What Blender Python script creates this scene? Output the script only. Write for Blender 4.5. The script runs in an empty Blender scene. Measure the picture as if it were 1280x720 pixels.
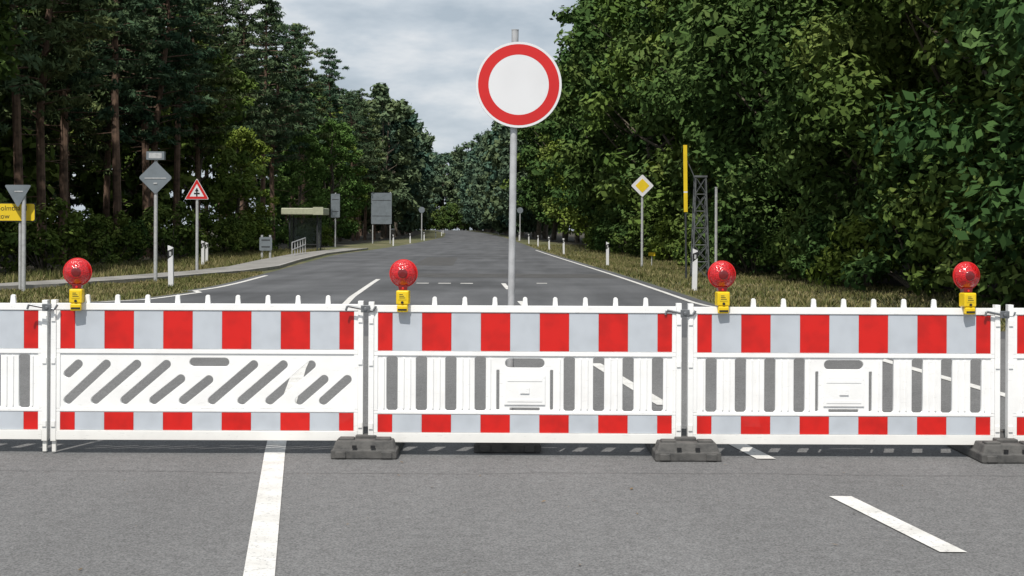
import bpy, bmesh, math, random
import numpy as np
from mathutils import Vector, Matrix
random.seed(7); rng=np.random.default_rng(11)
scene=bpy.context.scene
COL=scene.collection
R=math.radians
def gz(y):   # gentle rise of the land in the distance
    return 1.5*min(1,max(0,(y-110)/300))**1.3

# ------------------------------------------------------------------ materials
def new_mat(name):
    m=bpy.data.materials.new(name); m.use_nodes=True
    nt=m.node_tree; b=nt.nodes['Principled BSDF']
    return m,nt,b
def N(nt,t,**kw):
    n=nt.nodes.new(t)
    for k,v in kw.items():
        if hasattr(n,k): setattr(n,k,v)
    return n
def noise(nt,vec,scale,detail=4,rough=.55):
    n=N(nt,'ShaderNodeTexNoise'); n.inputs['Scale'].default_value=scale
    n.inputs['Detail'].default_value=detail; n.inputs['Roughness'].default_value=rough
    nt.links.new(vec,n.inputs['Vector']); return n.outputs['Fac']
def ramp(nt,fac,stops):
    r=N(nt,'ShaderNodeValToRGB'); cr=r.color_ramp
    while len(cr.elements)<len(stops): cr.elements.new(.5)
    for e,(p,c) in zip(cr.elements,stops):
        e.position=p; e.color=(c[0],c[1],c[2],1) if hasattr(c,'__len__') else (c,c,c,1)
    nt.links.new(fac,r.inputs['Fac']); return r.outputs['Color']
def mix(nt,fac,a,b,mode='MIX'):
    m=N(nt,'ShaderNodeMix'); m.data_type='RGBA'; m.blend_type=mode
    for s,v in ((m.inputs[0],fac),(m.inputs[6],a),(m.inputs[7],b)):
        if hasattr(v,'links') or isinstance(v,bpy.types.NodeSocket): nt.links.new(v,s)
        elif hasattr(v,'__len__'): s.default_value=(v[0],v[1],v[2],1)
        else: s.default_value=v
    return m.outputs[2]
def coords(nt,scale=(1,1,1)):
    tc=N(nt,'ShaderNodeTexCoord'); mp=N(nt,'ShaderNodeMapping'); mp.inputs['Scale'].default_value=scale
    nt.links.new(tc.outputs['Object'],mp.inputs['Vector']); return mp.outputs['Vector']
def bump(nt,b,h,strength=.3,dist=.01):
    n=N(nt,'ShaderNodeBump'); n.inputs['Strength'].default_value=strength; n.inputs['Distance'].default_value=dist
    nt.links.new(h,n.inputs['Height']); nt.links.new(n.outputs['Normal'],b.inputs['Normal'])

def simple(name,c,rough=.5,metal=0,var=.15,scale=6,bmp=0,coat=0,dirt=None):
    m,nt,b=new_mat(name); v=coords(nt)
    f=noise(nt,v,scale,2.5)
    d=dirt if dirt else tuple(x*(1-var*1.6) for x in c)
    col=ramp(nt,f,[(.3,d),(.55,c),(.8,tuple(min(1,x*(1+var*.4)) for x in c))])
    nt.links.new(col,b.inputs['Base Color'])
    b.inputs['Roughness'].default_value=rough; b.inputs['Metallic'].default_value=metal
    b.inputs['Coat Weight'].default_value=coat
    if bmp: bump(nt,b,noise(nt,v,scale*12,2),bmp,.005)
    return m

M={}
m,nt,b=new_mat('white_plastic'); v=coords(nt)
c0=ramp(nt,noise(nt,v,4,3,.6),[(.3,(.87,.865,.855)),(.55,(.94,.94,.93))])
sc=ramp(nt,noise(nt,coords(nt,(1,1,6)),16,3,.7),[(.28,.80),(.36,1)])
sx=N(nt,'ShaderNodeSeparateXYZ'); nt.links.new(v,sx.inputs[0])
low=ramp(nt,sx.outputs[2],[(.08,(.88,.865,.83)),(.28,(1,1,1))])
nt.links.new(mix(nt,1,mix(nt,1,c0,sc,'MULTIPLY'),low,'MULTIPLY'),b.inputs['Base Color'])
b.inputs['Roughness'].default_value=.35; M['plastic']=m
M['red']=simple('red_reflective',(.66,.010,.006),.33,var=.14,scale=7,coat=.35)
M['refl']=simple('white_reflective',(.54,.58,.63),.36,var=.07,scale=6,coat=.25)
M['signwhite']=simple('sign_white',(.74,.745,.76),.4,var=.05,scale=2,coat=.2)
M['signred']=simple('sign_red',(.60,.012,.010),.4,var=.05,scale=3,coat=.2)
M['signyellow']=simple('sign_yellow',(.80,.57,.02),.4,var=.08,scale=3)
M['yellow']=simple('yellow_plastic',(.85,.58,.008),.35,var=.06,scale=20)
M['black']=simple('black_paint',(.015,.015,.016),.5,var=.2)
M['galv']=simple('galvanised_steel',(.50,.51,.52),.55,metal=.15,var=.15,scale=12)
M['signback']=simple('sign_back_aluminium',(.19,.22,.245),.5,metal=.1,var=.12,scale=3)
M['hook']=simple('steel_hook',(.25,.26,.27),.4,metal=.7,var=.2,scale=30)
M['rubber']=simple('recycled_rubber',(.10,.097,.092),.85,var=.45,scale=14,bmp=.8,dirt=(.05,.05,.05))
M['darksteel']=simple('dark_steel',(.05,.055,.06),.6,metal=.2,var=.2)
M['maststeel']=simple('mast_steel',(.12,.13,.135),.6,metal=.2,var=.3)
M['concrete']=simple('pavement_concrete',(.27,.262,.245),.9,var=.22,scale=1.2)
M['kerb']=simple('kerb_stone',(.36,.35,.335),.9,var=.2,scale=3)
M['roof']=simple('shelter_roof',(.44,.46,.33),.6,var=.1)
M['bark_pine']=simple('bark_pine',(.15,.095,.065),.9,var=.4,scale=3)
M['bark_oak']=simple('bark_oak',(.12,.10,.075),.9,var=.4,scale=3)

m,nt,b=new_mat('red_lens'); v=coords(nt)
vo=N(nt,'ShaderNodeTexVoronoi'); vo.inputs['Scale'].default_value=110; nt.links.new(v,vo.inputs['Vector'])
nt.links.new(ramp(nt,vo.outputs['Distance'],[(0,(.85,.010,.015)),(.7,(.42,.003,.006))]),b.inputs['Base Color'])
b.inputs['Roughness'].default_value=.16; b.inputs['Coat Weight'].default_value=.8; b.inputs['Coat Roughness'].default_value=.06
bump(nt,b,vo.outputs['Distance'],.5,.006); M['lens']=m
M['lensdark']=simple('lamp_core',(.20,.004,.006),.2,var=.2,coat=.8)
m,nt,b=new_mat('shelter_glass'); v=coords(nt)
nt.links.new(ramp(nt,noise(nt,v,3),[(.3,(.10,.12,.12)),(.7,(.2,.24,.24))]),b.inputs['Base Color'])
b.inputs['Roughness'].default_value=.05; b.inputs['Alpha'].default_value=.55; M['glass']=m

def asphalt(name,base,tintv=(1,1,1.0),patch=(.88,1.10),old=False):
    m,nt,b=new_mat(name); v=coords(nt)
    vs=coords(nt,(1.0,.10,1))
    def c(x): return tuple(base*x*t for t in tintv)
    big=ramp(nt,noise(nt,v,.22,3,.6),[(.3,c(patch[0])),(.5,c(1)),(.7,c(patch[1]))])
    streak=ramp(nt,noise(nt,vs,1.1 if old else 1.3,2),[(.3,.80 if old else .92),(.7,1.16 if old else 1.07)])
    col=mix(nt,1,big,streak,'MULTIPLY')
    if not old:
        fine=ramp(nt,noise(nt,v,95,1,.8),[(.28,.42),(.5,1.0),(.72,1.62)])
        col=mix(nt,.75,col,fine,'MULTIPLY')
    mid=ramp(nt,noise(nt,v,11,4,.75),[(.3,.86),(.7,1.12)])
    col=mix(nt,1,col,mid,'MULTIPLY')
    if not old:
        vo=N(nt,'ShaderNodeTexVoronoi'); vo.inputs['Scale'].default_value=5; nt.links.new(v,vo.inputs['Vector'])
        col=mix(nt,.5,col,ramp(nt,vo.outputs['Distance'],[(0.02,.45),(.05,1)]),'MULTIPLY')
    nt.links.new(col,b.inputs['Base Color']); b.inputs['Roughness'].default_value=.9
    b.inputs['Specular IOR Level'].default_value=.25
    return m
M['asphalt']=asphalt('asphalt',.152,(.99,.99,.995))
M['asphalt2']=asphalt('asphalt_older',.104,(.97,1,1.06),(.72,1.22),True)
M['asphalt3']=simple('asphalt_dark',(.075,.074,.073),.9,var=.2,scale=2)
m,nt,b=new_mat('road_paint'); v=coords(nt)
w=ramp(nt,noise(nt,v,45,3,.75),[(.33,0),(.44,1)])
w2=ramp(nt,noise(nt,v,4,3),[(.3,(.55,.54,.51)),(.65,(.72,.71,.69))])
nt.links.new(mix(nt,w,(.34,.335,.33),w2),b.inputs['Base Color']); b.inputs['Roughness'].default_value=.75
M['paint']=m
m,nt,b=new_mat('grass_ground'); v=coords(nt)
c1=ramp(nt,noise(nt,v,.35,3),[(.3,(.050,.072,.022)),(.5,(.105,.105,.042)),(.7,(.18,.155,.082))])
c2=ramp(nt,noise(nt,v,9,3,.8),[(.3,.6),(.7,1.3)])
nt.links.new(mix(nt,1,c1,c2,'MULTIPLY'),b.inputs['Base Color']); b.inputs['Roughness'].default_value=.95
M['grassground']=m
M['forestfloor']=simple('forest_floor',(.05,.042,.025),.95,var=.5,scale=1.5)

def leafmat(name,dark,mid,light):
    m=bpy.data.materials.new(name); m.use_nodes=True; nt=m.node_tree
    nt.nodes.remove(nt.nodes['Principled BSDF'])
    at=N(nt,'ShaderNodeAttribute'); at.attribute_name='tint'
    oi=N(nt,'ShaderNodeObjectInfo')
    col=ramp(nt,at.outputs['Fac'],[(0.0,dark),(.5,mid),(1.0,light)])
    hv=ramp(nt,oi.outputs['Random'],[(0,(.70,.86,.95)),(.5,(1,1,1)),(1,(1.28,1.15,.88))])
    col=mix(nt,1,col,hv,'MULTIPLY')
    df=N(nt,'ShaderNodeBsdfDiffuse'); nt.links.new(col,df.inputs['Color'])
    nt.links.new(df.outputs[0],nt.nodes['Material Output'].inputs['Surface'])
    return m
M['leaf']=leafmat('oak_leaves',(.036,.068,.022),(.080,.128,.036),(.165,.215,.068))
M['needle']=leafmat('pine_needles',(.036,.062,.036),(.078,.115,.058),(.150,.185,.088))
M['leaflight']=leafmat('light_leaves',(.064,.110,.027),(.115,.172,.04),(.18,.24,.07))
M['hazeleaf']=leafmat('hazed_distant_leaves',(.060,.098,.070),(.092,.138,.090),(.142,.188,.110))  # distance haze painted into the leaf greens as a bluish tint
M['blade']=leafmat('grass_blades',(.060,.088,.028),(.130,.135,.058),(.27,.235,.135))

# ------------------------------------------------------------------ builders
class MB:
    def __init__(s): s.v=[];s.f=[];s.m=[]
    def add(s,vs,fs,m):
        o=len(s.v); s.v+= [tuple(x) for x in vs]; s.f+=[tuple(i+o for i in f) for f in fs]; s.m+=[m]*len(fs)
    def box(s,x0,x1,y0,y1,z0,z1,m=0):
        vs=[(x,y,z) for z in (z0,z1) for y in (y0,y1) for x in (x0,x1)]
        s.add(vs,[(0,2,3,1),(4,5,7,6),(0,1,5,4),(2,6,7,3),(0,4,6,2),(1,3,7,5)],m)
    def cyl(s,p0,p1,r0,r1=None,n=12,m=0):
        r1=r0 if r1 is None else r1
        p0=Vector(p0);p1=Vector(p1);d=(p1-p0).normalized()
        a=d.orthogonal().normalized();b=d.cross(a)
        vs=[]
        for p,r in ((p0,r0),(p1,r1)):
            for i in range(n):
                t=2*math.pi*i/n; vs.append(p+a*math.cos(t)*r+b*math.sin(t)*r)
        fs=[(i,(i+1)%n,n+(i+1)%n,n+i) for i in range(n)]+[tuple(range(n))[::-1],tuple(range(n,2*n))]
        s.add(vs,fs,m)
    def prism(s,pts,y0,y1,m=0):
        n=len(pts); vs=[(x,y0,z) for x,z in pts]+[(x,y1,z) for x,z in pts]
        fs=[tuple(range(n)),tuple(range(n,2*n))[::-1]]+[(i,n+i,n+(i+1)%n,(i+1)%n) for i in range(n)]
        s.add(vs,fs,m)
    def lathe(s,prof,c,n=32,m=0):
        vs=[];k=len(prof)
        for r,y in prof:
            for i in range(n):
                t=2*math.pi*i/n; vs.append((c[0]+r*math.cos(t),c[1]+y,c[2]+r*math.sin(t)))
        fs=[(j*n+i,j*n+(i+1)%n,(j+1)*n+(i+1)%n,(j+1)*n+i) for j in range(k-1) for i in range(n)]
        fs+=[tuple(range(n))[::-1],tuple(range((k-1)*n,k*n))]
        s.add(vs,fs,m)
    def mesh(s,name,mats,smooth=False):
        me=bpy.data.meshes.new(name); me.from_pydata(s.v,[],s.f)
        for mm in mats: me.materials.append(M[mm])
        me.polygons.foreach_set('material_index',s.m)
        bm=bmesh.new(); bm.from_mesh(me); bmesh.ops.recalc_face_normals(bm,faces=bm.faces); bm.to_mesh(me); bm.free()
        if smooth: me.polygons.foreach_set('use_smooth',[True]*len(me.polygons))
        me.update(); return me
    def obj(s,name,mats,parent=None,bevel=0,smooth=False):
        o=bpy.data.objects.new(name,s.mesh(name,mats,smooth)); COL.objects.link(o)
        if parent: o.parent=parent
        if bevel: addbevel(o,bevel)
        return o
def addbevel(o,w,seg=2):
    b=o.modifiers.new('bevel','BEVEL'); b.width=w; b.segments=seg; b.limit_method='ANGLE'; b.angle_limit=R(40)
def empty(name,loc=(0,0,0),rz=0,rot=None):
    e=bpy.data.objects.new(name,None); e.location=(loc[0],loc[1],loc[2]+gz(loc[1])); e.rotation_euler=rot if rot else (0,0,rz); COL.objects.link(e); return e
def inst(name,me,parent,loc=(0,0,0),bevel=0):
    o=bpy.data.objects.new(name,me); COL.objects.link(o); o.parent=parent; o.location=loc
    if bevel: addbevel(o,bevel)
    return o
def disc(b,c,r0,r1,y,n=48,m=0):
    vs=[]
    for r in (r0,r1):
        for i in range(n):
            t=2*math.pi*i/n; vs.append((c[0]+r*math.cos(t),y,c[1]+r*math.sin(t)))
    if r0==0: b.add(vs[n:],[tuple(range(n))],m)
    else: b.add(vs,[(i,(i+1)%n,n+(i+1)%n,n+i) for i in range(n)],m)

# ------------------------------------------------------------------ layout curves
def curve(pts,win=6.0):
    ys=np.array([p[0] for p in pts],float); xs=np.array([p[1] for p in pts],float)
    def f(y):
        w=win if y>34 else 0.01
        t=np.linspace(y-w,y+w,9); return float(np.mean(np.interp(t,ys,xs)))
    return f
xc=curve([(-30,6.6),(4,2.4),(6.6,2.07),(8,1.86),(10,1.58),(12.3,1.30),(16,.94),(22,.58),(29,.22),(37,-.12),(44,-.42),(60,-.9),(89,-1.6),(150,-2.9),(222,-5),(300,-9),(400,-17),(500,-29),(600,-44)],8)
xl=curve([(-60,-70),(24,-70),(25,-30),(26,-17),(27,-11.5),(28,-9.3),(30,-8.0),(34,-7.6),(51,-8.5),(84,-10.5),(120,-10.4),(157,-10.2),(222,-10.6),(300,-14),(400,-22),(500,-34),(600,-49)],6)
xr=curve([(-60,70),(16,70),(17.5,30),(18.5,17),(20,10),(22,6.6),(25,4.9),(29,4.15),(45,3.85),(89,2.6),(150,1.1),(222,-1.2),(300,-5.2),(400,-13),(500,-25),(600,-40)],6)
fl=curve([(0,-34),(20,-24),(30,-17.5),(45,-14.5),(60,-15),(90,-16.5),(150,-16.5),(222,-16.5),(300,-20),(400,-28),(600,-55)],8)
fr=curve([(0,16),(14,12.5),(27,10),(43,8.3),(60,8),(89,7.3),(150,5.8),(222,2.0),(300,-2.5),(400,-10),(600,-36)],8)

def strip(name,mat,Ys,fa,fb,z,zf=None):
    vs=[];fs=[]
    for y in Ys: vs+=[(fa(y),y,z+gz(y)),(fb(y),y,z+gz(y))]
    for i in range(len(Ys)-1): a=2*i; fs.append((a,a+1,a+3,a+2))
    me=bpy.data.meshes.new(name); me.from_pydata(vs,[],fs); me.materials.append(M[mat]); me.update()
    o=bpy.data.objects.new(name,me); COL.objects.link(o); return o
S=3000
YG=list(range(110,600,10))
strip('ground','grassground',[-S,0]+YG+[600,S],lambda y:-S,lambda y:S,0)
Ys=[-60,-20,0,8,16]+list(np.arange(16.5,35,.5))+list(np.arange(35,110,1.0))+YG+[600]
Ys=[float(y) for y in Ys]
strip('road',"asphalt",[y for y in Ys if y<=20],xl,xr,.004)
strip('road','asphalt2',[y for y in Ys if y>=20],xl,xr,.004)
strip('dark_road_strip','asphalt3',np.linspace(45,49,6),lambda y:xc(y)-3.4,lambda y:xr(y)-.5,.007)  # darker band across the far road
strip('dark_road_strip','asphalt3',np.linspace(60,78,12),lambda y:xc(y)-3.3,lambda y:xc(y)-1.6,.007)
strip('forest_floor','forestfloor',[10]+[20,40,60,80,100]+YG,lambda y:fl(y)-60,lambda y:fl(y)+1.0,.003)
strip('forest_floor','forestfloor',[10]+[20,40,60,80,100]+YG,lambda y:fr(y)-.4,lambda y:fr(y)+60,.003)

mk=MB(); ZM=.010
def quadline(p0,p1,w):
    p0=Vector((*p0,ZM));p1=Vector((*p1,ZM));d=(p1-p0).normalized();n=Vector((d.y,-d.x,0))*w/2
    mk.add([p0-n,p0+n,p1+n,p1-n],[(0,1,2,3)],0)
def polyline(f,Y,w):
    vs=[];fs=[]
    for y in Y:
        sl=(f(y+.5)-f(y-.5)); c=math.sqrt(1+sl*sl)*w/2
        vs+=[(f(y)-c,y,ZM+gz(y)),(f(y)+c,y,ZM+gz(y))]
    for i in range(len(Y)-1): fs.append((2*i,2*i+1,2*i+3,2*i+2))
    mk.add(vs,fs,0)
for a,c in ((6.63,8.02),(9.33,10.35),(12.2,16),(20,23),(27,30),(36,40)):
    polyline(xc,np.linspace(a,c,6),.125)
ll=curve([(0,-.2),(4,-.77),(6.17,-1.09),(10.06,-1.66),(15.5,-2.3),(22,-2.9),(31.7,-3.55),(43,-4.05),(80,-4.9)],3)
polyline(ll,np.linspace(3,43,50),.135)
polyline(lambda y:xr(y)-.33,np.linspace(25,108,70),.12)
polyline(lambda y:np.interp(y,[10,13.5,20,25],[4.75,4.5,4.15,4.2]),np.linspace(11,24.6,12),.13)
polyline(lambda y:xl(y)+.3,np.linspace(29,46,20),.14)
for i in range(4): quadline((-3.3+i*.62,39.9),(-2.95+i*.62,39.9),.40)
for i in range(1): quadline((.7+i*.7,40.2),(1.0+i*.7,40.2),.35)
mk.obj('road_markings',['paint'])

M['tar']=simple('tar_seam',(.10,.10,.10),.8,var=.3,scale=8)
b=MB(); vs=[];fs=[]
X=np.linspace(-20,20,90)
for xx in X:
    yy=8.75+.03*math.sin(xx*1.7)+.02*math.sin(xx*5)
    vs+=[(xx,yy-.003,.0068),(xx,yy+.003,.0068)]
for i in range(len(X)-1): fs.append((2*i,2*i+2,2*i+3,2*i+1))
b.add(vs,fs,0)
b.obj('road_seam',['tar'])
rg=np.random.default_rng(5); b=MB()
for i in range(60):
    x,y=rg.uniform(-4,4.5),rg.uniform(6,9.3); a=rg.random()*6.28; L=rg.uniform(.006,.020)
    t=Vector((math.cos(a),math.sin(a),.15))*L; n=Vector((-math.sin(a),math.cos(a),.1))*L*.45; c=Vector((x,y,.012))
    b.add([c-t,c+n,c+t,c-n],[(0,1,2,3)],int(rg.random()<.2))
M['deadleaf']=simple('dead_leaf',(.19,.125,.06),.8,var=.3,scale=40)
b.obj('fallen_leaves',['deadleaf','rubber'])

path=[(-45,29.3),(-24,30.2),(-17,31.2),(-14,32.8),(-12.4,36),(-11.0,42),(-10.1,48),(-9.95,54),(-10.9,66),(-12.0,84),(-12.0,108)]
def offset(path,d):
    out=[]
    for i,p in enumerate(path):
        a=Vector(path[max(i-1,0)]);c=Vector(path[min(i+1,len(path)-1)]); t=(c-a).normalized()
        out.append((p[0]+t.y*d,p[1]-t.x*d))
    return out
def ribbon(name,mat,path,d0,d1,h,bev=0):
    A=offset(path,d0);B=offset(path,d1);n=len(path);vs=[];fs=[]
    for a,c in zip(A,B): vs+=[(a[0],a[1],0),(c[0],c[1],0),(a[0],a[1],h),(c[0],c[1],h)]
    for i in range(n-1):
        k=4*i; fs+=[(k+2,k+3,k+7,k+6),(k,k+2,k+6,k+4),(k+1,k+5,k+7,k+3)]
    me=bpy.data.meshes.new(name); me.from_pydata(vs,[],fs); me.materials.append(M[mat]); me.update()
    o=bpy.data.objects.new(name,me); COL.objects.link(o); return o
ribbon('pavement','concrete',path,-.8,.95,.09)
ribbon('kerb','kerb',path,.952,1.1,.12)

# ------------------------------------------------------------------ barrier meshes
def capsule_cutter(b,p0,p1,r):
    p0=Vector(p0);p1=Vector(p1);d=(p1-p0);a0=math.atan2(d.y,d.x);pts=[]
    for i in range(9):
        t=a0-math.pi/2+math.pi*i/8; pts.append((p1.x+r*math.cos(t),p1.y+r*math.sin(t)))
    for i in range(9):
        t=a0+math.pi/2+math.pi*i/8; pts.append((p0.x+r*math.cos(t),p0.y+r*math.sin(t)))
    b.prism(pts,-.1,.1)
def slot_cutter(b,x,z0,z1,r,c=.012):
    b.prism([(x-r+c,z0),(x+r-c,z0),(x+r,z0+c),(x+r,z1-c),(x+r-c,z1),(x-r+c,z1),(x-r,z1-c),(x-r,z0+c)],-.1,.1)
def panel_mesh(kind):
    b=MB(); b.box(-1.0,1.0,-.013,.013,.12,.98); o=b.obj('tmp_plate',['plastic'])
    c=MB()
    if kind=='vertical':
        for x in (.295,.49,.685,.88):
            for s in (-1,1): slot_cutter(c,s*x,.303,.662,.037)
        capsule_cutter(c,(-.10,.62),(.10,.62),.031)
        for s in (-1,1): slot_cutter(c,s*.178,.31,.575,.010,.004)
        slot_cutter(c,0,.305,.325,.10,.004)
    else:
        def P(px,py): return ((px-258)/188,1.5-(py-286)/188)
        for a in (((97,456),(84,468)),((132,456),(84,501)),((170,456),(118,501)),((207,456),(155,501)),((225,474),(191,501)),
                  ((260,475),(228,501)),((316,456),(264,501)),((353,456),(301,501)),((388,456),(336,501)),((404,474),(373,501)),((433,474),(403,501)),((241,453),(280,453))):
            capsule_cutter(c,P(*a[0]),P(*a[1]),.029)
    co=c.obj('tmp_cut',['plastic'])
    md=o.modifiers.new('b','BOOLEAN'); md.operation='DIFFERENCE'; md.solver='EXACT'; md.object=co
    addbevel(o,.004)
    dg=bpy.context.evaluated_depsgraph_get(); me=bpy.data.meshes.new_from_object(o.evaluated_get(dg))
    me.name='barrier_panel_'+kind
    bpy.data.objects.remove(o); bpy.data.objects.remove(co); return me
plates={k:panel_mesh(k) for k in ('vertical','diagonal')}
def rails(kind):
    b=MB()
    b.box(-1.0,1.0,-.024,.024,.957,1.0)
    b.box(-1.0,1.0,-.021,.021,.668,.694)
    b.box(-1.0,1.0,-.021,.021,.282,.300)
    b.box(-1.0,1.0,-.026,.026,.094,.155)
    for s in (-1,1):
        x0,x1=sorted((s*.975,s*1.0)); 
        b.box(x0,x1,-.0205,.0205,.157,.280); b.box(x0,x1,-.0205,.0205,.696,.955); b.box(x0,x1,-.0205,.0205,.302,.666)
        x0,x1=sorted((s*1.001,s*1.036)); b.box(x0,x1,-.027,.027,.085,1.022)
        for z in (.20,.62,.90): b.box(x0+.004,x1-.004,-.034,-.0275,z-.02,z+.02)
        x0,x1=sorted((s*1.004,s*1.03)); b.box(x0,x1,-.013,.013,.012,.084)
    for i in range(-4,5):
        x=i*.2; b.prism([(x-.017,1.001),(x+.017,1.001),(x+.014,1.05),(x+.006,1.058),(x-.006,1.058),(x-.014,1.05)],-.012,.012)
    if kind=='vertical':
        b.box(-.135,.135,-.021,-.0135,.345,.54)
        b.box(-.115,.115,-.0235,-.0215,.365,.385); b.box(-.115,.115,-.0235,-.0215,.50,.52)
        b.box(-.03,.03,-.028,-.0215,.42,.46)
        for x in (.23,.3925,.5875,.7825,.935):
            for s in (-1,1):
                for dx in (-.022,.022) if x in (.3925,.5875,.7825) else (0,):
                    b.box(s*x+dx-.005,s*x+dx+.005,-.020,-.0135,.315,.65)
    else:
        for i in range(-4,5):
            b.box(i*.2-.05,i*.2+.05,-.017,-.0135,.305,.311)
    return b.mesh('barrier_frame_'+kind,['plastic'])
frames={k:rails(k) for k in ('vertical','diagonal')}
def bands():
    b=MB(); e=[-.974]+[(-.8775+.195*i) for i in range(10)]+[.974]
    for i in range(11):
        mm=0 if i%2==0 else 1
        for y0,y1 in ((-.0175,-.0135),(.0135,.0175)):
            b.box(e[i]+(.0008),e[i+1]-.0008,y0,y1,.700,.952,mm)
            b.box(e[i]+(.0008),e[i+1]-.0008,y0,y1,.160,.277,mm)
    return b.mesh('barrier_bands',['red','refl'])
bandm=bands()
def barrier(x,y,kind,z=0,rz=0):
    e=empty('road_barrier',(x,y,z),R(rz))
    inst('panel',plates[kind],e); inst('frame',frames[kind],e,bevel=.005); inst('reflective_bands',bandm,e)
    return e
YB=9.45
barrier(-4.13,YB+.06,'vertical',.0,-.4); barrier(-2.022,YB+.02,'diagonal',.004,.3); barrier(.089,YB-.01,'vertical',0,-.3)
barrier(2.205,YB,'vertical',-.003,.35); barrier(4.32,YB-.02,'vertical',0,0); barrier(6.43,YB,'vertical',0,0); barrier(-6.25,YB+.1,'vertical',0,0)

for jx,dz in ((-3.075,0),(-.967,0),(1.147,-.02),(3.262,-.02)):
    b=MB()
    b.cyl((-.12,-.040,.02),(.05,-.040,-.012),.008,n=8); b.cyl((.05,-.040,-.012),(.07,-.040,.02),.008,n=8)
    b.cyl((-.12,-.040,.02),(-.13,-.040,-.01),.008,n=8)
    b.box(-.03,.03,-.048,-.0355,-.022,.026); b.cyl((.0,-.056,.0),(.0,-.036,.0),.012,n=10)
    b.obj('barrier_hook',['hook'],bevel=.002).location=(jx,YB,.975+dz)

def foot(x,y,w=.43,f=-.19,bk=.56,name='barrier_foot'):
    e=empty(name,(x,y,.006)); b=MB(); h=.115
    hw=w/2
    def loft(rings):
        vs=[];fs=[]
        for (x0,x1,y0,y1,z) in rings: vs+=[(x0,y0,z),(x1,y0,z),(x1,y1,z),(x0,y1,z)]
        for k in range(len(rings)-1):
            for i in range(4): fs.append((4*k+i,4*k+(i+1)%4,4*k+4+(i+1)%4,4*k+4+i))
        fs+=[(3,2,1,0),tuple(4*(len(rings)-1)+i for i in range(4))]
        b.add(vs,fs,0)
    loft([(-hw,hw,f,bk,0),(-hw,hw,f,bk,.055),(-hw+.012,hw-.012,f+.01,bk-.01,.062),(-hw+.03,hw-.03,f+.03,bk-.03,h)])
    for sx in (-1,1):
        b.box(sx*.15-.035,sx*.15+.035,f-.012,f+.004,.004,.05)
        for yy in (f+.10,bk-.10): b.box(sx*.12-.05,sx*.12+.05,yy-.04,yy+.04,h-.005,h+.014)
    b.box(-.07,.07,-.05,.05,h-.005,h+.02)
    b.obj('plate',['rubber'],e,bevel=.007)
    c=MB(); c.box(-.075,-.045,f-.004,f+.002,.07,.09); c.box(.045,.075,f-.004,f+.002,.07,.09); c.obj('lug',['black'],e)
    return e
foot(-.96,YB); foot(1.15,YB-.04); foot(3.262,YB-.06); foot(5.37,YB)

def lamp(x,y,rz=0):
    e=empty('warning_lamp',(x,y,0),R(rz)); c=(0,0,1.212)
    prof=[(.034,-.054),(.036,-.0525),(.047,-.050),(.049,-.047),(.06,-.043),(.062,-.040),(.074,-.033),(.083,-.022),(.088,-.010),(.088,.010),(.083,.022),(.074,.033),(.06,.043),(.03,.056),(.012,.058)]
    b=MB(); b.lathe(prof,c,40); b.obj('lens',['lens'],e,smooth=True)
    b=MB(); b.lathe([(.010,-.0575),(.024,-.0570),(.032,-.0545),(.033,-.050)],c,32); b.obj('lens_centre',['lensdark'],e,smooth=True)
    b=MB(); b.lathe([(.0885,-.007),(.094,-.006),(.094,.006),(.0885,.007)],c,40); b.obj('lens_rim',['signred'],e,smooth=False)
    b=MB(); b.prism([(-.026,1.100),(.026,1.100),(.034,1.132),(-.034,1.132)],-.03,.03,1); b.cyl((0,-.036,1.113),(0,-.0305,1.113),.008,m=0,n=10)
    b.obj('neck',['signred','lensdark'],e,bevel=.004)
    b=MB(); b.box(-.042,.042,-.064,.024,1.006,1.100); b.box(-.036,.036,-.066,-.030,.957,1.005); b.obj('battery_case',['yellow'],e,bevel=.008)
    b=MB(); b.box(-.026,.026,-.0665,-.0645,1.04,1.085,0); b.cyl((0,-.071,1.022),(0,-.0645,1.022),.009,m=1,n=12); b.box(-.030,.030,-.068,-.0662,.968,.98,1)
    for k in range(3): b.box(-.02,.02-.008*k,-.0675,-.0667,1.05+.011*k,1.054+.011*k,1)
    b.obj('label_and_lock',['signyellow','black'],e)
    b=MB(); b.box(-.012,.012,.0245,.030,.93,1.06); b.obj('bracket',['hook'],e)
lamp(-2.885,YB,6); lamp(-.718,YB-.01,-3); lamp(1.395,YB,4); lamp(3.02,YB,8)

# ------------------------------------------------------------------ main sign
e=empty('traffic_sign',(-.012,9.95,0),rot=(0,R(.55),0))
b=MB(); b.cyl((0,0,.02),(0,0,2.90),.0245,n=20); b.cyl((0,0,2.90),(0,0,2.905),.026,n=20); o=b.obj('post',['galv'],e,smooth=False)
b=MB(); c=(.03,2.515); y0=-.045
b.lathe([(.300,y0-.001),(.300,y0+.012),(.29,y0+.013),(.02,y0+.013)],(c[0],0,c[1]),64,1)
disc(b,c,0,.210,y0-.0025,64,0)
disc(b,c,.210,.283,y0-.003,64,2)
disc(b,c,.283,.2995,y0-.0025,64,0)
b.obj('disc',['signwhite','signback','signred'],e)
b=MB()
for z in (2.35,2.67): b.box(-.2,.2,-.0325,-.0265,z-.018,z+.018); b.box(-.04,.04,-.0262,.03,z-.012,z+.012)
b.obj('clamps',['galv'],e)
foot(-.025,9.95,.45,-.40,.40,'sign_foot')

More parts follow.
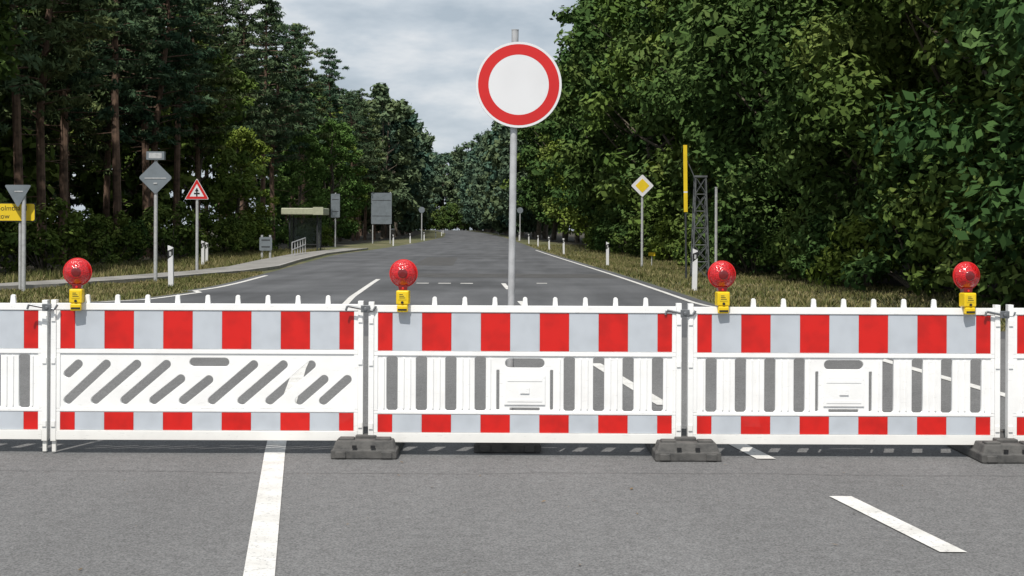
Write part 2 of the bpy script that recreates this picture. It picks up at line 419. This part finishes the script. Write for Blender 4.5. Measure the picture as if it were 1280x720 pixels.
def post(e,h,r=.03,x=0,y=0): b=MB(); b.cyl((x,y,0),(x,y,h),r,n=12); return b.obj('post',['galv'],e)
def polyplate(e,name,pts,yf,th,mats,inner=None):
    b=MB(); b.prism(pts,yf,yf+th,0)
    return b.obj(name,mats,e)
def scalep(pts,k,c=None):
    cx=sum(p[0] for p in pts)/len(pts);cz=sum(p[1] for p in pts)/len(pts)
    return [(cx+(x-cx)*k,cz+(z-cz)*k) for x,z in pts]
def rounded(pts,r,n=5):
    out=[];k=len(pts)
    for i in range(k):
        p=Vector(pts[i]);a=(Vector(pts[i-1])-p).normalized();c=(Vector(pts[(i+1)%k])-p).normalized()
        s=p+a*r;t=p+c*r
        for j in range(n+1):
            u=j/n; out.append(tuple((1-u)**2*s+2*u*(1-u)*p+u*u*t))
    return out
e=empty('give_way_sign',(-11.5,33.5,0)); post(e,2.5,.05)
polyplate(e,'plate',rounded([(-.12,1.98),(.20,2.52),(-.44,2.52)],.06),-.065,.01,['signback'])
b=MB(); b.box(-.2,.0,-.073,-.066,2.35,2.38); b.obj('clamp',['galv'],e)
e=empty('direction_sign',(-11.62,33.75,0)); 
b=MB(); b.cyl((-.75,0,0),(-.75,0,2.1),.035); b.cyl((-.05,0,0),(-.05,0,2.1),.035); b.obj('posts',['galv'],e)
b=MB(); b.prism(rounded([(-1.1,1.66),(.33,1.66),(.33,2.10),(-1.1,2.10)],.05),-.06,-.04,1); b.prism(rounded([(-1.08,1.68),(.31,1.68),(.31,2.08),(-1.08,2.08)],.05),-.064,-.061,0)
b.obj('plate',['signyellow','black'],e)
def text(e,s,x,z,size,y,mat='black',al='RIGHT'):
    cu=bpy.data.curves.new('t','FONT'); cu.body=s; cu.size=size; cu.align_x=al; cu.extrude=.001
    o=bpy.data.objects.new('lettering',cu); COL.objects.link(o)
    dg=bpy.context.evaluated_depsgraph_get(); me=bpy.data.meshes.new_from_object(o.evaluated_get(dg)); bpy.data.objects.remove(o)
    me.materials.clear(); me.materials.append(M[mat]); q=bpy.data.objects.new('lettering',me); COL.objects.link(q); q.parent=e; q.location=(x,y,z); q.rotation_euler=(R(90),0,0)
text(e,"Golmtha  1",.16,1.92,.17,-.0665); text(e,"Lietzow",-.28,1.73,.17,-.0665)

e=empty('priority_sign',(-9.97,39.8,0),R(2)); post(e,3.42,.052)
d=.47; polyplate(e,'plate',rounded([(0,2.46),(d,2.93),(0,3.40),(-d,2.93)],.07),-.07,.012,['signback'])
b=MB(); b.box(-.25,.25,-.1,.1,3.43,3.66); b.box(-.18,.18,-.104,-.1005,3.47,3.62,1); b.obj('top_box',['signback','galv'],e,bevel=.02)
b=MB(); b.box(-.3,.3,-.08,-.0705,2.90,2.93); b.box(-.05,.05,-.085,.05,2.75,2.79); b.obj('clamps',['galv'],e)

e=empty('warning_sign',(-10.85,49,0)); post(e,3.0,.05)
T=[(-.42,2.52),(.42,2.52),(0,3.25)]
polyplate(e,'plate',rounded(T,.06),-.065,.012,['signwhite'])
b=MB(); o_=rounded(scalep(T,.94),.05); i_=rounded(scalep(T,.60),.02)
n=len(o_); b.add([(x,-.068,z) for x,z in o_]+[(x,-.068,z) for x,z in i_],[(i,(i+1)%n,n+(i+1)%n,n+i) for i in range(n)],0); b.obj('red_border',['signred'],e)
b=MB(); b.box(-.025,.025,-.071,-.0675,2.62,2.90); b.box(-.10,.10,-.0715,-.0678,2.70,2.75); b.prism([(-.07,2.80),(.07,2.80),(0,2.92)],-.0705,-.0676); b.obj('symbol',['black'],e)

e=empty('priority_sign',(5.35,58.5,0)); post(e,3.5,.05)
d=.47; Z=3.36
D=[(0,Z-d),(d,Z),(0,Z+d),(-d,Z)]
polyplate(e,'plate',rounded(D,.06),-.07,.012,['signwhite'])
b=MB(); b.prism(rounded(scalep(D,.62),.03),-.076,-.0705,0); b.obj('yellow_field',['signyellow'],e)

def delineator_mesh():
    b=MB(); w=.06
    b.prism([(-w,0),(w,0),(w,.98),(-w,1.03)],-.05,.05,0)
    b.prism([(-w-.002,.70),(w+.002,.80),(w+.002,.955),(-w-.002,.905)],-.053,-.0502,1)
    b.box(-.025,.025,-.057,-.0532,.78,.88,2)
    return b.mesh('delineator',['signwhite','black','galv'])
dm=delineator_mesh()
def delineator(x,y,s=1,tilt=0):
    e=empty('delineator_post',(x,y,0),rot=(0,R(tilt),0)); o=inst('post',dm,e,bevel=.01); o.scale=(s,s,s)
delineator(-8.62,36,1.05,-1); delineator(4.62,36,1.03,1); delineator(4.1,61,1.0); delineator(-12.6,58,1); delineator(-13.3,62,.9)
for y in (90,108,128,150,178,215,260): delineator(xr(y)+.7,y,1.0,random.uniform(-2,2))
for y in (130,150,175,205,240,290): delineator(xl(y)-.5,y,1.0)

e=empty('lattice_mast',(5.95,45,0)); b=MB(); H=3.2
def leg(sx,sy,t): w=.26*(1-t)+.16*t; return (sx*w,sy*w,H*t)
for sx,sy in ((-1,-1),(1,-1),(1,1),(-1,1)): b.cyl(leg(sx,sy,0),leg(sx,sy,1),.028,n=6)
cs=[(-1,-1),(1,-1),(1,1),(-1,1)]
for k in range(6):
    t0,t1=k/6,(k+1)/6
    for i in range(4):
        p,q=cs[i],cs[(i+1)%4]
        b.cyl(leg(*p,t0),leg(*q,t1),.014,n=5); b.cyl(leg(*p,t1),leg(*q,t1),.012,n=5); b.cyl(leg(*q,t0),leg(*p,t1),.012,n=5)
b.cyl((-.16,-.16,3.1),(-.55,-.1,4.0),.015,n=6); b.box(-.2,.2,-.2,.2,3.2,3.26); b.obj('lattice',['maststeel'],e)
e=empty('marker_post',(5.47,44.6,0),rot=(0,R(-.8),0)); b=MB(); b.cyl((0,0,0),(0,0,4.2),.035,n=10); b.obj('pole',['darksteel'],e)
b=MB(); b.box(-.06,.06,-.05,-.036,2.75,4.2,0); b.box(-.06,.06,-.05,-.036,2.1,2.7,0); b.box(-.06,.06,-.051,-.0355,2.702,2.748,1); b.obj('yellow_plate',['signyellow','signwhite'],e)
e=empty('pole',(6.6,46,0)); b=MB(); b.cyl((0,0,0),(0,0,2.9),.045,n=10); b.cyl((0,0,2.9),(0,0,2.93),.05,n=10); b.obj('shaft',['galv'],e)
e=empty('utility_marker',(5.9,60,0)); b=MB(); b.cyl((0,0,0),(0,0,.5),.02); b.box(-.14,.14,-.03,-.02,.45,.6,1); b.obj('plate',['galv','signyellow'],e)

e=empty('bus_shelter',(-14.1,97,0),R(-4))
b=MB(); 
for x in (-.95,.95):
    for y in (-.6,.6): b.cyl((x,y,0),(x,y,2.5),.05,n=8)
b.obj('posts',['darksteel'],e)
b=MB(); b.box(-1.45,1.45,-1,1,2.5,2.95); b.obj('roof',['roof'],e,bevel=.05)
b=MB(); b.box(-.9,.9,.59,.61,.25,2.3); b.box(-.96,-.94,-.55,.55,.25,2.3); b.box(.94,.96,-.55,.55,.25,2.3); b.obj('glass',['glass'],e)
b=MB(); b.box(-.8,.8,.2,.5,.45,.5); b.cyl((-.6,.35,0),(-.6,.35,.45),.03); b.cyl((.6,.35,0),(.6,.35,.45),.03); b.obj('bench',['darksteel'],e)
b=MB(); b.box(.75,1.45,-1.08,-1.01,2.5,3.02); b.obj('stop_sign_plate',['roof'],e)

def backsign(name,x,y,w,z0,z1,posts,h=None,rz=0):
    e=empty(name,(x,y,0),R(rz)); b=MB()
    for px in posts: b.cyl((px,0,0),(px,0,z1+.1),.06,n=8)
    b.obj('posts',['galv'],e)
    b=MB(); b.prism(rounded([(-w/2,z0),(w/2,z0),(w/2,z1),(-w/2,z1)],.08),-.11,-.08,0); 
    b.box(-w/2+.1,w/2-.1,-.12,-.1105,z0+(z1-z0)*.25,z0+(z1-z0)*.25+.05,1); b.box(-w/2+.1,w/2-.1,-.12,-.1105,z0+(z1-z0)*.75,z0+(z1-z0)*.75+.05,1)
    b.obj('plate',['signback','darksteel'],e)
backsign('information_board',-12.1,70,.62,.45,1.12,(-.2,.2))
backsign('road_sign',-14.9,120,.75,2.5,4.5,(0,))
backsign('direction_board',-13.4,146,2.1,2.0,5.2,(-.9,.9))
for x,y,z in ((-11.3,178,3.8),(1.0,178,3.8)):
    e=empty('round_sign',(x,y,0)); post(e,z+.3,.07); b=MB(); b.lathe([(.38,-.09),(.38,-.08),(.02,-.08)],(0,0,z),24); b.obj('disc',['signback'],e)
e=empty('handrail',(-11.75,76,0),R(0)); b=MB()
for z in (.6,1.0): b.cyl((0,0,z-.2),(-.6,9,z),.03,n=6)
for t in np.linspace(0,1,6): b.cyl((-.6*t,9*t,0),(-.6*t,9*t,.8+.2*t),.03,n=6)
b.obj('rails',['galv'],e)

# ------------------------------------------------------------------ trees
def quads_mesh(name,parts,mats):
    V=np.concatenate([p[0] for p in parts]).astype(np.float32); n=len(V)
    mi=np.concatenate([np.full(len(p[0]),p[1]) for p in parts]).astype(np.int32)
    ti=np.concatenate([p[2] for p in parts]).astype(np.float32)
    me=bpy.data.meshes.new(name); me.vertices.add(4*n); me.vertices.foreach_set('co',V.reshape(-1))
    me.loops.add(4*n); me.loops.foreach_set('vertex_index',np.arange(4*n,dtype=np.int32))
    me.polygons.add(n); me.polygons.foreach_set('loop_start',np.arange(0,4*n,4,dtype=np.int32))
    for mm in mats: me.materials.append(M[mm])
    me.polygons.foreach_set('material_index',mi)
    a=me.attributes.new('tint','FLOAT','FACE'); a.data.foreach_set('value',ti)
    me.update(calc_edges=True); me.validate(); return me
def unit(a): return a/np.maximum(np.linalg.norm(a,axis=-1,keepdims=True),1e-6)
def leaves(cent,rad,cnt,size,rg,width=.55,flat=.7,up=.5,shell=.5,tint=None):
    idx=np.repeat(np.arange(len(cent)),cnt); n=len(idx)
    d=unit(rg.normal(size=(n,3))); rr=rg.random(n)**shell
    off=d*rr[:,None]*rad[idx][:,None]; off[:,2]*=flat
    c=cent[idx]+off
    nrm=unit(d*.7+rg.normal(size=(n,3))*.55+np.array([0,0,up]))
    t=unit(np.cross(nrm,rg.normal(size=(n,3)))); b=np.cross(nrm,t)
    L=(size*(.6+.8*rg.random(n)))[:,None]
    q=np.stack([c-t*L*.5,c+b*L*width*.5+t*L*.05,c+t*L*.5,c-b*L*width*.5+t*L*.05],axis=1)
    ct=(tint if tint is not None else rg.random(len(cent)))[idx]
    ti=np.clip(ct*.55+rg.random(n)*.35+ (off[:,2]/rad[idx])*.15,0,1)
    return q,ti
def tube(pts,rads,n=7):
    pts=np.array(pts,float); out=[]
    for i in range(len(pts)-1):
        d=unit(pts[i+1]-pts[i]); a=unit(np.cross(d,[.3,.9,.1] if abs(d[2])>.5 else [0,0,1])); bb=np.cross(d,a)
        ang=np.linspace(0,2*math.pi,n+1)
        r0=pts[i]+rads[i]*(np.cos(ang)[:,None]*a+np.sin(ang)[:,None]*bb); r1=pts[i+1]+rads[i+1]*(np.cos(ang)[:,None]*a+np.sin(ang)[:,None]*bb)
        out.append(np.stack([r0[:-1],r0[1:],r1[1:],r1[:-1]],axis=1))
    return np.concatenate(out)
def oak(name,H,Rr,base,nc,per,size,seed,leaf='leaf',crad=(.8,1.5)):
    rg=np.random.default_rng(seed); parts=[]
    tp=[(0,0,-.1),(rg.normal()*.15,rg.normal()*.15,H*.25),(rg.normal()*.3,rg.normal()*.3,H*.5),(rg.normal()*.4,rg.normal()*.4,H*.72),(rg.normal()*.4,rg.normal()*.4,H*.93)]
    tr=[.32,.25,.18,.11,.03]; tq=[tube(tp,tr,9)]
    t=rg.random(nc)**.9; z=base+(H-base)*t
    prof=np.sin(np.pi*(.14+.80*t))**.55
    ang=rg.random(nc)*2*np.pi; lob=1+.22*np.sin(ang*3+seed)+.15*np.sin(ang*5+z)
    r=Rr*prof*lob*(.35+.65*rg.random(nc)**.45)
    cent=np.stack([r*np.cos(ang),r*np.sin(ang),z],axis=1); rad=rg.uniform(crad[0],crad[1],nc)*(1-.25*t)
    for i in rg.choice(nc,min(nc,26),replace=False):
        zs=max(H*.12,cent[i][2]-rg.uniform(1,2.5)-r[i]*.35); zs=min(zs,H*.9)
        p0=np.array([np.interp(zs,[p[2] for p in tp],[p[k] for p in tp]) for k in (0,1)]+[zs])
        mid=(p0+cent[i])/2+np.array([0,0,-.1])*r[i]+rg.normal(size=3)*.15
        w=np.interp(zs,[p[2] for p in tp],tr)*.42
        tq.append(tube([p0,mid,cent[i]],[w,w*.6,.015],5))
    tq=np.concatenate(tq); parts.append((tq,0,np.full(len(tq),.5)))
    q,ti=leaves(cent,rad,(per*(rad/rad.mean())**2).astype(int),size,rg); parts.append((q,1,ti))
    return quads_mesh(name,parts,['bark_oak',leaf])
def pine(name,H,Rr,base,nb,per,size,seed,leaf='needle',wd=.3):
    rg=np.random.default_rng(seed); parts=[]
    tp=[(0,0,-.1),(rg.normal()*.1,rg.normal()*.1,H*.35),(rg.normal()*.2,rg.normal()*.2,H*.7),(rg.normal()*.2,rg.normal()*.2,H)]
    tq=[tube(tp,[.22,.18,.11,.02],8)]; cs=[];rs=[];tt=[]
    for i in range(nb):
        t=(i+rg.random())/nb; z=base+(H-base)*t; a=i*2.4+rg.normal()*.3
        L=Rr*(min(1,.55+t*1.6))*(1-t)**.62*rg.uniform(.65,1.2)+.25
        st=np.array([np.interp(z,[p[2] for p in tp],[p[k] for p in tp]) for k in (0,1)]+[z])
        end=st+np.array([math.cos(a)*L,math.sin(a)*L,L*rg.uniform(-.10,.30)])
        tq.append(tube([st,end],[.05,.01],3)); tn=rg.random()
        k=max(2,int(L/.62))
        for j in range(k):
            u=.3+.7*(j+.5)/k; side=rg.normal(size=3)*[.35,.35,.12]
            cs.append(st+(end-st)*u+side); rs.append(rg.uniform(.38,.66)); tt.append(tn)
    for i in range(10):
        z=rg.uniform(H*.10,max(base,H*.2)); a=rg.random()*6.28; L=rg.uniform(.4,1.4); st=np.array([0,0,z]); tq.append(tube([st,st+[math.cos(a)*L,math.sin(a)*L,-.1*L]],[.025,.008],3))
    tq=np.concatenate(tq); parts.append((tq,0,np.full(len(tq),.5)))
    cs=np.array(cs);rs=np.array(rs)
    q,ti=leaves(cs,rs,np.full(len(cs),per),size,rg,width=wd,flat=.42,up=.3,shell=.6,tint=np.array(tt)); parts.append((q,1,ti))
    return quads_mesh(name,parts,['bark_pine',leaf])
def bushm(name,H,Rr,nc,per,size,seed,leaf='leaf'):
    rg=np.random.default_rng(seed); ang=rg.random(nc)*6.28; t=rg.random(nc)
    r=Rr*np.sqrt(rg.random(nc))*(1-.5*t*t); cent=np.stack([r*np.cos(ang),r*np.sin(ang),.3+t*H*(1-.35*r/Rr)],axis=1)
    rad=rg.uniform(.35,.7,nc); tq=[]
    for i in range(0,nc,3): tq.append(tube([(cent[i][0]*.2,cent[i][1]*.2,0),cent[i]*[.6,.6,.6],cent[i]],[.04,.025,.008],4))
    tq=np.concatenate(tq); q,ti=leaves(cent,rad,np.full(nc,per),size,rg)
    return quads_mesh(name,[(tq,0,np.full(len(tq),.5)),(q,1,ti)],['bark_oak',leaf])

oakN=[oak('oak_near_a',17,5.0,1.2,200,270,.22,1),oak('oak_near_b',19,5.4,1.6,210,270,.22,2)]
oakM=[oak('oak_mid_a',19,4.8,2.0,140,95,.43,3),oak('oak_mid_b',21,5.2,2.5,150,95,.43,4),oak('oak_mid_c',16,4.2,1.5,110,100,.40,5,'leaflight')]
oakB=[oak('oak_back_a',20,5.2,.8,110,60,.75,21),oak('oak_back_b',21,5.4,.8,110,60,.75,22)]
pineM=[pine('pine_a',20,3.3,6.5,76,46,.38,6),pine('pine_b',21,3.0,8.5,68,46,.38,7),pine('pine_c',18,3.5,4.5,76,46,.38,8)]
pineB=[pine('pine_back',20,4.0,3.5,60,26,.7,23,'needle',.4)]
farT=[oak('far_a',20,5,1.5,80,70,.85,9,'hazeleaf',(1.1,1.9)),oak('far_b',22,5,1.5,80,70,.85,10,'hazeleaf',(1.1,1.9)),pine('far_c',21,3.8,3,55,20,.9,12,'hazeleaf',.4)]
bushes=[bushm('bush_a',2.6,1.9,42,75,.22,13),bushm('bush_b',3.4,1.8,46,75,.23,14),bushm('bush_c',1.8,1.6,32,80,.19,15,'leaflight')]
dist=empty('distant_trees')
def plant(name,me,x,y,s=1,parent=None,sz=None):
    o=bpy.data.objects.new(name,me); COL.objects.link(o); o.location=(x,y,gz(y)); o.rotation_euler=(R(random.uniform(-2,2)),R(random.uniform(-2,2)),random.uniform(0,6.28))
    o.scale=(s,s,(sz or s)); 
    if parent: o.parent=parent
    return o
def U(a,b): return random.uniform(a,b)
y=14
while y<75:
    near=y<52
    plant('oak_tree',random.choice(oakN if near else oakM),fr(y)+3.6+U(-.6,.6),y,U(.92,1.12)); y+=U(5.0,6.2)
y=17
while y<80:
    plant('oak_tree',random.choice(oakB),fr(y)+11+U(-1,1),y+U(-1,1),U(1.05,1.25)); y+=U(7,8.5)
y=75
while y<190:
    plant('oak_tree',random.choice(oakM),fr(y)+2.2+U(-1,1),y+U(-1,1),U(.92,1.12))
    plant('oak_tree',random.choice(oakB),fr(y)+9.5+U(-1,1),y+U(-1,1),U(.92,1.12))
    y+=U(7,8.5)
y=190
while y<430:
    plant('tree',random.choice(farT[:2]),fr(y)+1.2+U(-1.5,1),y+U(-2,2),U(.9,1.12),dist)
    y+=U(6.5,8.5)
# left side
y=27
while y<185:
    step=U(4.4,5.6)
    for k,off in enumerate((2.8,7.8,14)):
        r=random.random()
        if k==0:
            if r<.20: me,nm=oakM[2],'oak_tree'; s=U(.5,.8)
            elif r<.28: me,nm=random.choice(oakM),'oak_tree'; s=U(.7,.85)
            else: me,nm=random.choice(pineM),'pine_tree'; s=U(.85,1.04)
        elif k==1:
            if r<.75: me,nm=random.choice(pineM),'pine_tree'; s=U(.88,1.06)
            else: me,nm=random.choice(oakB),'oak_tree'; s=U(.8,.92)
        else:
            if r<.6: me,nm=random.choice(oakB),'oak_tree'; s=U(.82,.95)
            else: me,nm=pineB[0],'pine_tree'; s=U(.9,1.05)
            if y>110: continue
        plant(nm,me,fl(y)-off+U(-1,1),y+U(-1.5,1.5),s)
    y+=step*(1 if y<100 else 1.2)
y=185
while y<430:
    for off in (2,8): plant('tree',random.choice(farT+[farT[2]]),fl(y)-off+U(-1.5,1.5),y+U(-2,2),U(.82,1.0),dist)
    y+=U(7.5,9.5)
for row in range(3):
    x=-60
    while x<15:
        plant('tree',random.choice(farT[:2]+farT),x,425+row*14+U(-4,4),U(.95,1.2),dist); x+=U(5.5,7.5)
x=-50
while x<5: plant('shrub',bushes[random.randrange(2)],x,414+U(-3,3),U(2.2,3.0),dist); x+=U(3,4)
y=14
while y<120:
    plant('bush',random.choice(bushes),fr(y)+U(.2,1.2),y,U(.7,1.15)); y+=U(2.4,4.0)
y=26
while y<140:
    if random.random()<.55: plant('bush',random.choice(bushes),fl(y)-U(.2,2.5),y,U(.5,1.0))
    y+=U(2.4,4.2)
y=30
while y<100:
    plant('bush',random.choice(bushes),fl(y)-U(9,16),y,U(1.2,1.8)); y+=U(3.5,5)

# ------------------------------------------------------------------ grass
def scatter(n,y0,y1,fa,fb,h,seed):
    rg=np.random.default_rng(seed); y=y0+(y1-y0)*rg.random(n)**1.4
    yy=np.linspace(y0,y1,200); A=np.interp(y,yy,[fa(t) for t in yy]); B=np.interp(y,yy,[fb(t) for t in yy])
    x=A+(B-A)*rg.random(n); cl=.5+.5*np.sin(x*1.7+y*.9)*np.sin(y*.6-x)
    p=np.stack([x,y,np.zeros(n)],axis=1); a=rg.random(n)*6.28; w=.010+.012*rg.random(n)
    p[:,2]=np.interp(y,yy,[gz(t) for t in yy])
    d=np.stack([np.cos(a),np.sin(a),np.zeros(n)],axis=1)*w[:,None]
    hh=h*(.4+.9*rg.random(n))*(.5+.8*cl); top=p+np.stack([rg.normal(size=n)*.45*hh,rg.normal(size=n)*.45*hh,hh],axis=1)
    q=np.stack([p-d,p+d,top+d*.2,top-d*.2],axis=1); return q,np.clip(rg.random(n)*.75+(1-cl)*.4,0,1)
parts=[]
for a in ((36000,19.5,75,lambda y:xr(y)+.05,lambda y:min(fr(y)+1.5,xr(y)+9),.10,1),(7000,75,140,lambda y:xr(y)+.05,lambda y:fr(y)+1,.16,2),
          (20000,26.3,48,lambda y:max(np.interp(y,[26,30,32.5,34,36,42,48],[-17,-15.5,-12.8,-12,-11.2,-9.8,-8.95]),-17),lambda y:xl(y)-.05,.09,3),
          (20000,34,100,lambda y:fl(y)-1,lambda y:np.interp(y,[34,36,42,48,54,66,84,100],[-14.0,-13.2,-11.9,-11.0,-10.8,-11.7,-12.9,-13.0]),.20,4)):
    q,t=scatter(*a); parts.append((q,0,t))
g=bpy.data.objects.new('grass',quads_mesh('grass',parts,['blade'])); COL.objects.link(g)

# ------------------------------------------------------------------ world, sun, camera
EL,AZ=58,197
w=bpy.data.worlds.new("World"); scene.world=w; w.use_nodes=True; nt=w.node_tree
bg=nt.nodes['Background']; sky=nt.nodes.new('ShaderNodeTexSky'); sky.sky_type='NISHITA'; sky.sun_disc=False
sky.sun_elevation=R(EL); sky.sun_rotation=R(AZ)
tc=nt.nodes.new('ShaderNodeTexCoord'); mp=nt.nodes.new('ShaderNodeMapping'); mp.inputs['Scale'].default_value=(1,1,3.0); mp.inputs['Location'].default_value=(.3,.1,.2)
nt.links.new(tc.outputs['Generated'],mp.inputs['Vector'])
f2=noise(nt,mp.outputs['Vector'],10,5,.56)
cl=ramp(nt,f2,[(.34,(.47,.55,.63)),(.50,(.62,.69,.76)),(.66,(.85,.88,.91))])
cl=mix(nt,1,cl,(9.4,9.35,9.3),'MULTIPLY')
nt.links.new(mix(nt,.93,sky.outputs['Color'],cl),bg.inputs['Color']); bg.inputs['Strength'].default_value=.1
sd=bpy.data.lights.new('sun','SUN'); sd.energy=4.2; sd.angle=R(.7); sd.color=(1,.95,.88)
so=bpy.data.objects.new('sun',sd); COL.objects.link(so)
sdir=Vector((math.sin(R(AZ))*math.cos(R(EL)),math.cos(R(AZ))*math.cos(R(EL)),math.sin(R(EL))))
so.rotation_euler=(-sdir).to_track_quat('-Z','Y').to_euler()
cam=bpy.data.cameras.new('camera'); co=bpy.data.objects.new('camera',cam); COL.objects.link(co)
co.matrix_world=Matrix.Translation((0,0,1.5))@Matrix.Rotation(R(90),4,'X')@Matrix.Rotation(R(.25),4,'Z')
cam.lens=50; cam.sensor_width=36; cam.shift_y=-.05625; cam.clip_end=6000; cam.clip_start=.1
scene.camera=co
scene.view_settings.view_transform='Standard'; scene.view_settings.look='None'; scene.view_settings.exposure=0
